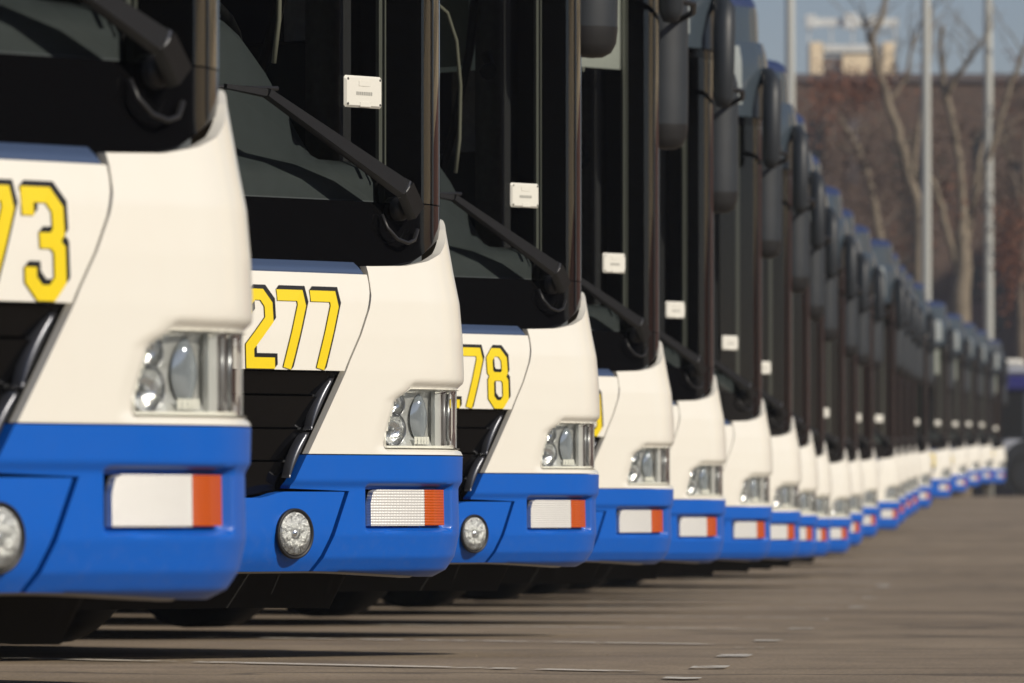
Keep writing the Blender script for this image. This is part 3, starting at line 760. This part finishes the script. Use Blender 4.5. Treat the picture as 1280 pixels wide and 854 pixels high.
# ------------------------------------------------------------------ light poles
for px, Y, wpx, top, lab in ((988, 156, 12.5, 16, 'pale lamp post nearest the bus roofs, left of the other two'),
                             (1158, 158, 12, 17, 'pale lamp post in front of the forked bare tree, between two others'),
                             (1236, 160, 12, 17, 'pale lamp post at the right, standing above the crosswise bus')):
    p = at(px, 0, Y); g = gz(Y); r = wpx/2/FPX*Y
    t = bpy.data.objects.new('lamp_post', None); COL.objects.link(t); t.location = (p.x, Y, g)
    t['label'] = lab; t['category'] = 'lamp post'; t['group'] = 'lamp posts behind the row'
    MB().tube([(0,0,0),(0,0,4),(0,0,9),(0,0,top)], [r*1.05, r*1.02, r*.97, r*.8], 20).build('pole', M['pole'], t, True)
    MB().tube([(0,0,top-.1),(0,-.9,top+.3),(0,-1.6,top+.35)], .06, 8).build('arm', M['pole'], t, True)
    MB().rbox((-.18,-2.3,top+.27),(.18,-1.5,top+.43),.04).build('lamp_head', M['pole'], t)

# ------------------------------------------------------------------ building behind
def bld_mat():
    m = mat('dark brick', (.075, .05, .042), .9); n = m.node_tree; b = n.nodes['Principled BSDF']; L = n.links.new
    tc = n.nodes.new('ShaderNodeTexCoord')
    z = n.nodes.new('ShaderNodeTexNoise'); z.inputs['Scale'].default_value = .5; z.inputs['Detail'].default_value = 7
    br = n.nodes.new('ShaderNodeTexBrick'); br.inputs['Scale'].default_value = 2.2
    br.inputs['Color1'].default_value = (.12, .078, .056, 1); br.inputs['Color2'].default_value = (.095, .065, .052, 1); br.inputs['Mortar'].default_value = (.12, .09, .075, 1)
    mp = n.nodes.new('ShaderNodeMapping'); mp.inputs['Rotation'].default_value = (R(90), 0, 0)
    L(tc.outputs['Object'], mp.inputs[0]); L(mp.outputs[0], br.inputs['Vector']); L(tc.outputs['Object'], z.inputs['Vector'])
    mx = n.nodes.new('ShaderNodeMix'); mx.data_type = 'RGBA'; mx.blend_type = 'MULTIPLY'; mx.inputs[0].default_value = .8
    cr = n.nodes.new('ShaderNodeValToRGB'); cr.color_ramp.elements[0].color = (.75,.75,.75,1); cr.color_ramp.elements[1].color = (1.2,1.15,1.1,1)
    L(z.outputs[0], cr.inputs[0]); L(br.outputs[0], mx.inputs[6]); L(cr.outputs[0], mx.inputs[7]); L(mx.outputs[2], b.inputs['Base Color'])
    return m
M['brick'] = bld_mat()
M['bldwin'] = mat('dark window', (.012, .014, .016), .2)
M['pink'] = mat('pale render panel', (.17, .11, .09), .9)
M['coping'] = mat('coping stone', (.12, .10, .10), .8)
YW = 192.0
t = bpy.data.objects.new('brick_building', None); COL.objects.link(t)
xw0 = -30; xw1 = 33; gtop = at(0, 92, YW).z; g = gz(YW)
t.location = (0, YW, g); t['label'] = 'long dark brown brick building filling the background behind the bare trees'; t['category'] = 'building'
MB().box((xw0, 0, -.2), (xw1, 18, gtop-g-.22)).build('wall', M['brick'], t)
MB().box((xw0-.1, -.1, gtop-g-.217), (xw1+.1, 18.1, gtop-g)).build('roof_coping', M['coping'], t)
def bw(px0, px1, py0, py1, m, nm):
    a = at(px0, py0, YW); b_ = at(px1, py1, YW)
    fr = MB().box((a.x, -.03, b_.z-g), (b_.x, -.004, a.z-g)).build(nm, m, t)
    return fr
bw(1245, 1256, 342, 412, M['bldwin'], 'window'); bw(1209, 1228, 335, 372, M['bldwin'], 'window')
bw(1203, 1232, 380, 425, M['pink'], 'render_panel'); bw(1060, 1075, 150, 230, M['coping'], 'render_panel')
bw(1140, 1156, 300, 380, M['bldwin'], 'window'); bw(1010, 1030, 150, 230, M['bldwin'], 'window')
bw(1262, 1275, 200, 260, M['bldwin'], 'window'); bw(1218, 1230, 160, 215, M['bldwin'], 'window')

# distant pale tower showing above the roof
YT = 430.0
t = bpy.data.objects.new('rooftop_tower', None); COL.objects.link(t)
M['cream'] = mat('cream render', (.86, .70, .46), .8, noise=(1.2, .12)); M['palew'] = mat('pale grey metal', (.68, .70, .68), .6, noise=(2, .15))
M['tbrown'] = mat('tower recess', (.16, .13, .11), .8)
c = at(1067, 0, YT); g = gz(YT); t.location = (c.x, YT, g)
t['label'] = 'pale cream tower with open sign frame rising above the dark roof'; t['category'] = 'tower'
def tb(px0, px1, py0, py1, m, nm, y0=0, y1=4):
    a = at(px0, py0, YT); b_ = at(px1, py1, YT)
    MB().box((a.x-c.x, y0, b_.z-g), (b_.x-c.x, y1, a.z-g)).build(nm, m, t)
tb(1014, 1119, 92, 700, M['tbrown'], 'core', .6, 4)
tb(1014, 1029, 52, 700, M['cream'], 'corner_pier', 0, 4.5); tb(1105, 1119, 52, 700, M['cream'], 'corner_pier', 0, 4.5)
tb(1031, 1103, 55, 64, M['palew'], 'cross_beam', .3, 3.5); tb(1054, 1088, 68, 92, M['cream'], 'centre_block', .1, 3)
tb(1031, 1053, 70, 91, M['tbrown'], 'recess', .5, 3); tb(1089, 1103, 70, 91, M['tbrown'], 'recess', .5, 3)
tb(1008, 1124, 22, 32, M['palew'], 'sign_frame', 0, .6)
tb(1056, 1072, 16, 35, M['palew'], 'sign_box', -.3, .8); tb(1008, 1020, 18, 34, M['palew'], 'sign_box', -.3, .8); tb(1086, 1104, 19, 31, M['palew'], 'sign_box', -.3, .8)
for px in (1012, 1040, 1067, 1093, 1120): tb(px-1, px+1, 32, 55, M['palew'], 'sign_post', .2, .5)

# ------------------------------------------------------------------ trees
def bark(name, c1, c2):
    m = mat(name, c1, .9, noise=(2.5, .35)); return m
M['bark'] = mat('pale mottled bark', (.20, .165, .12), .9, noise=(3, .4))
M['bark2'] = mat('grey brown bark', (.15, .12, .09), .9, noise=(3, .4))
def leafm(name, c):
    m = mat(name, c, .7, noise=(1.3, .5)); return m
M['rust'] = leafm('rust brown leaves', (.17, .062, .028)); M['brown'] = leafm('dry brown leaves', (.075, .045, .028)); M['green'] = leafm('dark green needles', (.035, .045, .03))
def tree(name, label, cat, Y, limbs, barkm, leafsets, seed, twigs=40):
    rr = random.Random(seed)
    t = bpy.data.objects.new(name, None); COL.objects.link(t)
    b0 = at(limbs[0][0][0], 640, Y); g = gz(Y); t.location = (b0.x, Y, g)
    t['label'] = label; t['category'] = cat; t['group'] = 'trees before the brown building'
    O = Vector((b0.x, Y, g)); segs = []
    for k, limb in enumerate(limbs):
        pts = []; rad = []
        yo = 0 if k == 0 else rr.uniform(-.5, .5)
        for j, (px, py, wpx) in enumerate(limb):
            f = j/(len(limb)-1)
            p = at(px, py, Y) - O; p.y += yo*f*2; pts.append(p); rad.append(wpx*.5/FPX*Y)
        # subdivide with slight wobble
        P2 = []; R2 = []
        for j in range(len(pts)-1):
            for q in range(4):
                f = q/4; p = pts[j].lerp(pts[j+1], f)
                if q: p = p + Vector((rr.uniform(-.04, .04), rr.uniform(-.05, .05), 0))
                P2.append(p); R2.append(rad[j]*(1-f)+rad[j+1]*f)
        P2.append(pts[-1]); R2.append(rad[-1])
        MB().tube(P2, R2, 9).build('trunk' if k == 0 else 'limb', barkm, t, True)
        segs.append((P2, R2))
    tw = MB(); tips = []
    for _ in range(twigs//2):
        P2, R2 = rr.choice(segs); j = rr.randrange(len(P2)//3, len(P2)); p = P2[j].copy()
        d = Vector((rr.uniform(-1, 1), rr.uniform(-.8, .8), rr.uniform(.1, 1.2))).normalized(); L_ = rr.uniform(.5, 1.7)
        pts = [p]
        for q in range(4):
            d = (d + Vector((rr.uniform(-.4, .4), rr.uniform(-.4, .4), rr.uniform(-.1, .4)))*.6).normalized()
            p = p + d*L_/4; pts.append(p)
            if rr.random() < .6:
                d2 = (d + Vector((rr.uniform(-1, 1), rr.uniform(-1, 1), rr.uniform(-.3, .8)))).normalized()
                e = p + d2*L_*.35; tw.tube([p, (p+e)/2 + Vector((0, 0, .03)), e], [.009, .007, .004], 4, False); tips.append(e)
        tw.tube(pts, [.020, .016, .012, .009, .005], 5, False); tips.append(p)
    tw.build('twigs', barkm, t, kind='stuff')
    for (m, blobs) in leafsets:
        lf = MB()
        for (px, py, rx, ry, n) in blobs:
            cpt = at(px, py, Y) - O; sx = rx/FPX*Y; sz = ry/FPX*Y
            cl = [(rr.gauss(0, .5)*sx, rr.gauss(0, .5)*min(sx, 1.4), rr.gauss(0, .5)*sz) for _ in range(max(3, n//26))]
            for _ in range(int(n*.5)):
                q = rr.choice(cl)
                p = cpt + Vector((q[0]+rr.gauss(0, .22), q[1]+rr.gauss(0, .25)+.3, q[2]+rr.gauss(0, .20)))
                a = Vector((rr.uniform(-1,1), rr.uniform(-1,1), rr.uniform(-1,1))).normalized(); s_ = rr.uniform(.03, .075)
                b2 = a.cross(Vector((rr.uniform(-1,1), rr.uniform(-1,1), rr.uniform(-1,1)))).normalized()
                lf.add([p-a*s_, p+b2*s_*.6, p+a*s_, p-b2*s_*.6], [(0,1,2,3)])
        lf.build('crown', m, t, kind='stuff')
tree('bare_tree', 'leaning pale tree whose bare limb crosses the sky beside the middle lamp post', 'tree', 166,
     [[(1152,640,16),(1150,400,15),(1148,260,14),(1132,200,13),(1118,150,12),(1106,110,11),(1094,70,10),(1090,50,9),(1104,15,7),(1112,-40,6)],
      [(1140,230,8),(1150,150,6),(1162,70,5),(1166,10,4)], [(1094,62,6),(1086,48,5),(1080,20,3)],
      [(1112,128,6),(1132,100,5),(1140,60,4),(1150,30,2.5)]], M['bark'],
     [(M['rust'], [(1060,115,45,22,1500),(1100,100,40,12,500),(1030,150,30,30,500)]), (M['brown'], [(1080,200,60,50,1800),(1040,200,30,60,500)])], 1, 60)
tree('forked_tree', 'pale bare tree forking into thin limbs between the two right lamp posts', 'tree', 160,
     [[(1200,640,28),(1200,460,27),(1201,380,25),(1204,320,21),(1204,260,11),(1200,200,10),(1190,150,10),(1180,110,9),(1176,70,6),(1180,30,4)],
      [(1199,345,11),(1186,300,9),(1178,260,8),(1168,232,7),(1158,215,5)],
      [(1206,310,11),(1214,270,9),(1222,230,8),(1228,190,6),(1240,160,4)],
      [(1182,118,8),(1196,96,7),(1212,76,6),(1224,56,5)],
      [(1216,262,7),(1238,190,7),(1262,110,7),(1275,75,6),(1286,40,4)]], M['bark'],
     [(M['rust'], [(1190,260,26,40,260),(1262,310,26,60,1500),(1175,230,18,30,300)]), (M['brown'], [(1185,180,40,50,700),(1255,260,30,60,1200)])], 2, 60)
tree('slender_tree', 'short slender pale tree leaning left just above the bus roofs', 'tree', 170,
     [[(1112,640,15),(1108,420,14),(1103,320,11),(1092,250,10),(1080,205,9),(1064,170,8),(1052,150,4)],
      [(1078,205,6),(1066,190,5),(1048,178,5)]], M['bark'],
     [(M['brown'], [(1060,260,50,50,1200),(1110,270,40,50,900)]), (M['rust'], [(1045,110,30,20,500),(1130,330,30,50,260)])], 3, 30)
tree('evergreen_tree', 'dim dark evergreen tree behind the middle lamp post', 'tree', 176,
     [[(1140,640,12),(1141,400,11),(1142,300,9),(1142,200,6),(1142,165,3)]], M['bark2'],
     [(M['green'], [(1140,330,16,60,1600),(1143,240,18,50,1300),(1130,190,14,20,400)]), (M['brown'], [(1150,250,24,60,500)])], 4, 20)
tree('autumn_tree', 'rust leaved tree at the right edge beyond the crosswise bus', 'tree', 174,
     [[(1275,640,14),(1276,400,12),(1280,250,9),(1284,160,6),(1290,90,3)], [(1278,260,7),(1262,200,6),(1254,160,4)]], M['bark2'],
     [(M['rust'], [(1272,330,26,70,1700),(1268,120,16,40,200)]), (M['brown'], [(1270,240,26,70,900),(1276,140,14,50,500)])], 5, 60)

# ------------------------------------------------------------------ unseen buildings added at the right for the windscreen reflections
t = bpy.data.objects.new('unseen_side_building', None); COL.objects.link(t)
t.location = (58, 0, gz(20)); t['label'] = 'unseen brown brick building added to darken the windscreen reflections'; t['category'] = 'building'
MB().box((0, -90, -.4), (16, 42, 11.5)).build('wall', M['brick'], t)
MB().box((-.15, -90.15, 11.503), (16.15, 42.15, 11.9)).build('roof_coping', M['coping'], t)
M['redbrick'] = mat('red brick', (.26, .12, .09), .9, noise=(1.5, .25))
for x0, y0, wd, lab in ((46, 158, 64, 'unseen cream block with red lower part, added far right for windscreen reflections'),
                        (84, 96, 60, 'unseen cream block with red lower part, added nearer right for windscreen reflections')):
    t = bpy.data.objects.new('unseen_cream_block', None); COL.objects.link(t)  # added out of view to put pale and reddish streaks in the glass
    t.location = (x0, y0, gz(y0)); t['label'] = lab; t['category'] = 'building'
    hs = y0/158
    MB().box((0, 0, -.4), (wd, 16, 10*hs)).build('lower_wall', M['redbrick'], t)
    MB().box((.05, .05, 10*hs+.003), (wd-.05, 15.95, 31)).build('upper_wall', M['cream'], t)
    for k in range(14):
        for z0 in (11.5, 15.5, 19.5, 23.5, 27.5): MB().box((2+4.2*k, .02, z0), (3.5+4.2*k, .046, z0+1.8)).build('window', M['bldwin'], t)

# ------------------------------------------------------------------ thin winter haze over the lot
hz_ = bpy.data.materials.new('haze'); hz_.use_nodes = True; n = hz_.node_tree; n.nodes.clear()
o_ = n.nodes.new('ShaderNodeOutputMaterial'); v_ = n.nodes.new('ShaderNodeVolumePrincipled')
v_.inputs['Color'].default_value = (.80, .86, .95, 1); v_.inputs['Density'].default_value = .0005
n.links.new(v_.outputs[0], o_.inputs['Volume'])
MB().box((-120, -110, -1.9), (170, 480, 36)).build('haze', hz_, None, kind='stuff')
